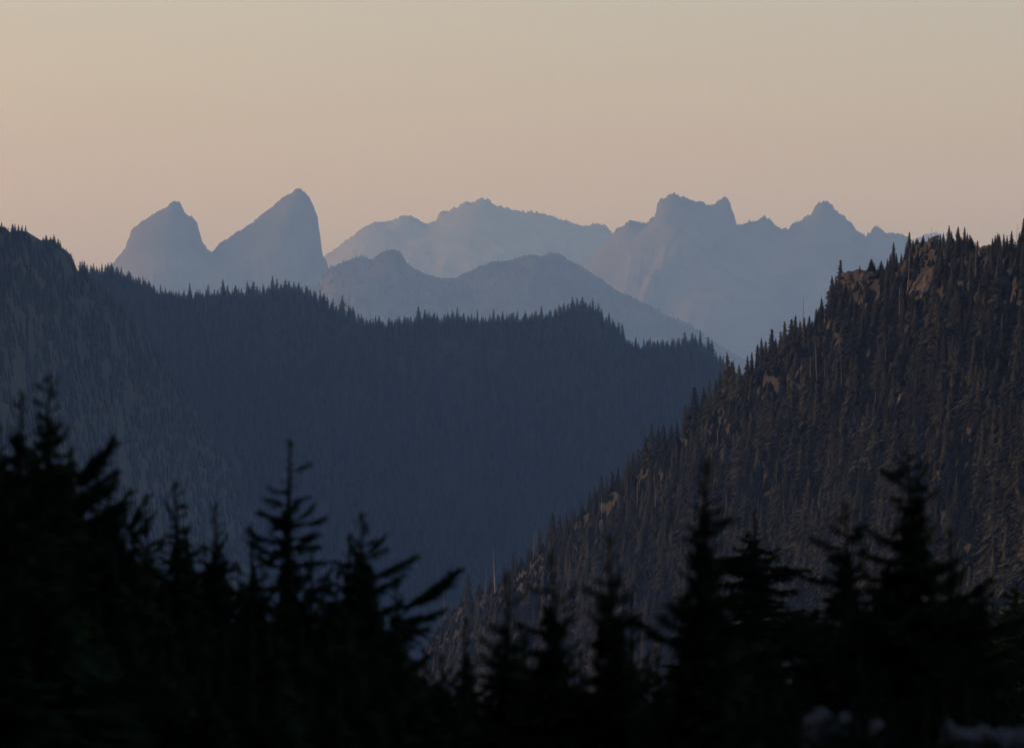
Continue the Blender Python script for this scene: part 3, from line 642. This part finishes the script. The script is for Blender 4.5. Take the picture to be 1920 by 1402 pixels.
near = [
 (92,703,50,'left-hand tree group, right one of the two highest tips, bare forked leader',dict(spread=.85,bend=.3,extras=[(128,800,.3),(112,790,.2)])),
 (40,733,49,'left-hand tree group, left one of the two highest tips, dense pointed crown',dict(spread=.75,up=1.3)),
 (-6,795,47,'black tree tip cut by the left picture edge',dict(spread=.7)),
 (128,838,51,'black tree with feathery upswept branch reaching right above the left slope',dict(spread=.8,extras=[(217,820,.55),(205,846,.45),(220,880,.4)])),
 (182,892,53,'black tree below the feathery upswept branch with fanned side twigs',dict(spread=.8,extras=[(248,918,.45),(236,948,.35),(222,882,.4)])),
 (232,955,54,'low black tree leaning right with open branches over the blue slope',dict(spread=.8,extras=[(278,926,.5),(290,960,.4)])),
 (330,903,58,'black tree with curved pointed tip right of the left group',dict(spread=.72,bend=-.3,extras=[(310,935,.3)])),
 (406,945,58,'square-shouldered black tree beside the curved pointed one',dict(spread=.6,extras=[(427,1000,.2)])),
 (474,985,60,'tiny thin black spire between square-shouldered tree and tall narrow tree',dict(spread=.4,nb=34)),
 (541,826,56,'tall narrow tree with open irregular tiers standing alone above the middle trees',dict(spread=.58,gap=.8,core=.55,extras=[(585,868,.12),(500,912,.1),(505,1000,.1),(600,1000,.2),(592,945,.25)],nb=52)),
 (655,1000,60,'small black spire pressed against the left side of a wide pointed tree',dict(spread=.45,nb=36)),
 (676,962,57,'wide pointed tree sending a long branch up to the right',dict(spread=.75,extras=[(782,1040,.35),(725,1000,.3),(760,1080,.2)])),
 (742,1085,56,'low black tree with a thick club-shaped branch tip raised over the blue valley',dict(spread=.7,extras=[(862,1066,.55),(832,1092,.35),(838,1144,.1),(850,1075,.5)])),
 (872,1160,60,'short black tree beside the valley gap',dict(spread=.55,nb=34)),
 (948,1072,44,'very blurred stubby tree just right of the valley gap',dict(spread=.6,nb=50,extras=[(905,1165,.05),(985,1110,.15)])),
 (1036,1038,42,'very blurred slim tree with crooked top in the centre',dict(spread=.6,nb=50,extras=[(1080,1100,.2),(985,1095,.1),(1068,1150,.15)])),
 (1147,1003,42,'very blurred symmetrical tree between crooked tree and small dead spire',dict(spread=.6,nb=54,extras=[(1112,1085,.08),(1192,1100,.1)])),
 (1322,858,41,'tallest blurred tree with broad shaggy column right of centre',dict(spread=.52,nb=72,vis=3.4,extras=[(1378,975,.03),(1270,1070,.1),(1385,1050,.1),(1265,1115,.1)])),
 (1584,945,52,'slim black tree with spaced flat branches left of the largest right-hand tree',dict(spread=.8,gap=.9,up=.7,extras=[(1553,985,.15),(1552,1048,.1),(1540,1078,.12),(1610,1060,.2)])),
 (1706,846,50,'largest right-hand tree with thin leader and long horizontal branches',dict(spread=.85,gap=.9,up=.75,nb=56,extras=[(1655,885,-.05),(1625,992,.22),(1612,1035,.15),(1752,985,.3),(1614,1078,.1),(1800,1050,.2)])),
 (1782,992,52,'black tree with thin spiky leader right of the largest right-hand tree',dict(spread=.75,gap=.9,extras=[(1816,1055,.2),(1862,1082,.35),(1864,1112,.25),(1745,1045,.15)])),
]
for i, (px, py, Y, lab, kw) in enumerate(near):
    near_tree('hemlock_tree', px, py, Y, lab, seed=i + 1, **kw)
# sharper trees standing farther down the slope
near_tree('hemlock_tree', 1414, 958, 105, 'sharper drooping-topped tree with ragged hanging branches right of centre', spread=1.15, nb=70, vis=4.6, up=-.1, seed=41, gap=.7, core=.8,
          extras=[(1345,1098,-.2),(1520,1068,-.1),(1385,1035,-.2),(1450,1040,-.2),(1500,1110,-.2),(1470,1130,-.2)])
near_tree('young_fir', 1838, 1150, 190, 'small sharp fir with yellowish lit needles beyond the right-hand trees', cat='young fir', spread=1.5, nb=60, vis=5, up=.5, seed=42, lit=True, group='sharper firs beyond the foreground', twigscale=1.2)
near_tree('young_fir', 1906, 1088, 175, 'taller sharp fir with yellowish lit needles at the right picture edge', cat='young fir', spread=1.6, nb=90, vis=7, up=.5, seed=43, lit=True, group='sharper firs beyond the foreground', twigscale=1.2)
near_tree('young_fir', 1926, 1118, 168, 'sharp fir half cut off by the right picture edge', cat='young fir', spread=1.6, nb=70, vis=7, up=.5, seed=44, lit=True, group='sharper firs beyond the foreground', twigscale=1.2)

# small dead spire in the centre
t0 = at(1184, 1112, 90); gz0 = float(ground_z(np.array(t0.x), np.array(t0.y)))
e = thing('dead_tree', 'small sharp dead spire with stubby twigs between the blurred central trees', 'dead tree', (t0.x, t0.y, gz0 - 0.1))
V, Q = pole(t0.z - gz0 + 0.1, 0.07, 0.012, 6, 0.0, 8); link('trunk', mesh_from('trunk', V, None, M['bark_dark'], True, Q), e)
rr_ = random.Random(3)
for k in range(16):
    b = link('branch', sprays[k % 6], e); z = t0.z - gz0 - 0.05 - 0.07 * k; b.location = (0, 0, z); L = 0.12 + 0.028 * k * rr_.uniform(0.4, 1.3); b.scale = (L, 0.12, 0.12)
    b.rotation_euler = (0, -0.3 + rr_.uniform(-.3, .3), k * 2.4)

# lower trees that close the black mass under the outlined ones
env = [(-40,800),(60,790),(110,800),(160,840),(215,900),(270,960),(330,970),(400,1000),(470,1030),(540,1030),(610,1025),(680,1010),(740,1090),(800,1180),(850,1225),(905,1290),(955,1190),(1020,1160),
       (1080,1190),(1150,1170),(1200,1180),(1260,1150),(1320,1120),(1390,1150),(1460,1150),(1520,1160),(1580,1090),(1650,1050),(1710,1010),(1770,1060),(1830,1150),(1890,1270),(1940,1290)]
ex = np.array([a[0] for a in env], float); ey = np.array([a[1] for a in env], float)
r = random.Random(99); i = 0
def fill_label(px, row, broad=False):
    where = ('under the highest tips at far left' if px < 130 else 'below the feathery branches at left' if px < 300 else 'between the curved tree and the tall narrow tree' if px < 560 else
             'under the long branch left of the valley gap' if px < 880 else 'under the blurred central trees' if px < 1250 else 'below the tall shaggy tree' if px < 1480 else
             'under the largest right-hand tree' if px < 1800 else 'in the bottom right corner')
    names = [(-5,'the cut-off tip'),(40,'the dense twin tip'),(92,'the forked leader'),(150,'the upswept feathery branch'),(232,'the right-leaning open tree'),(330,'the curved-tip tree'),(406,'the square-shouldered tree'),(474,'the tiny thin spire'),
             (541,'the tall narrow tree'),(610,'the gap right of the tall narrow tree'),(676,'the wide pointed tree'),(760,'the club-shaped branch'),(872,'the valley gap'),(948,'the stubby blurred tree'),(1036,'the crooked-topped tree'),(1147,'the symmetrical blurred tree'),
             (1230,'the low gap right of the dead spire'),(1322,'the tall shaggy tree'),(1414,'the drooping-topped tree'),(1500,'the long drooping right branch'),(1584,'the slim spaced-branch tree'),(1645,'the gap between two right-hand trees'),(1706,'the largest right-hand tree'),(1782,'the spiky-leader tree'),(1850,'the small yellowish fir'),(1915,'the edge firs')]
    nm = min(names, key=lambda q_: abs(q_[0] - px))[1]
    return ['upper', 'middle', 'lowest'][row] + (' broad' if broad else ' narrow') + ' black young conifer under ' + nm
for row, (dy, Y0) in enumerate(((15, 56), (110, 50), (215, 44))):
    for px in np.arange(-60 + 25 * row, 1990, 50):
        x = px + r.uniform(-16, 16); y = float(np.interp(x, ex, ey)) + dy + r.uniform(0, 40)
        if row == 2 and 1490 < x: y = max(y, 1366); Y1 = 34.5
        else: Y1 = Y0 + r.uniform(-4, 4)
        if row > 0 and x > 1500: y = max(y, 1180 + 80 * (row - 1))
        if y > 1395: continue
        sp_ = r.uniform(.8, 1.15)
        near_tree('hemlock_tree', x, y, Y1, fill_label(x, row, sp_ > .97), spread=sp_, nb=18, vis=1.6, seed=100 + i, group='black young conifers closing the foreground'); i += 1

# pale pale stone blocks showing dimly on the ground at bottom right
for k, (px, py, wp, hp, lab) in enumerate([(1532,1337,44,9,'dim bluish pale stone block at bottom right, leftmost of the small ones'),(1588,1348,40,10,'dim bluish pale stone block, middle of the three small ones at bottom right'),
        (1650,1354,32,8,'dim bluish pale stone block, rightmost of the three small ones at bottom right'),(1800,1362,60,12,'dim pale stone block at the left end of the broad pale patch'),
        (1868,1375,56,26,'dim broad pale stone block in the bottom right corner'),(1915,1368,40,12,'dim pale stone block at the right picture edge bottom')]):
    Y = 38.0 + 0.6 * (k % 3); c0 = at(px, py - hp * 0.5, Y); s_ = Y / F; g0 = float(ground_z(np.array(c0.x), np.array(Y))); hh = max(c0.z - g0 + 0.25, 0.4)
    V, Q = ico_noise_rock(700 + k, wp * s_ * 0.55, 0.5, hh * 0.8); V = V.copy(); lo = V[:, 2].min()
    V[:, 2] = np.clip(V[:, 2], -hh * 0.5, hh * 0.30 + 0.045 * np.sin(V[:, 0] * 23 + k) + 0.03 * np.sin(V[:, 1] * 17)); top_ = hh * 0.30
    o = link('stone_block', mesh_from('stone_block', V, None, M['slab'], False, Q)); o.location = (c0.x, Y, c0.z - top_ - 0.06)
    o['label'] = lab; o['category'] = 'stone'; o['group'] = 'pale stones on the near slope'
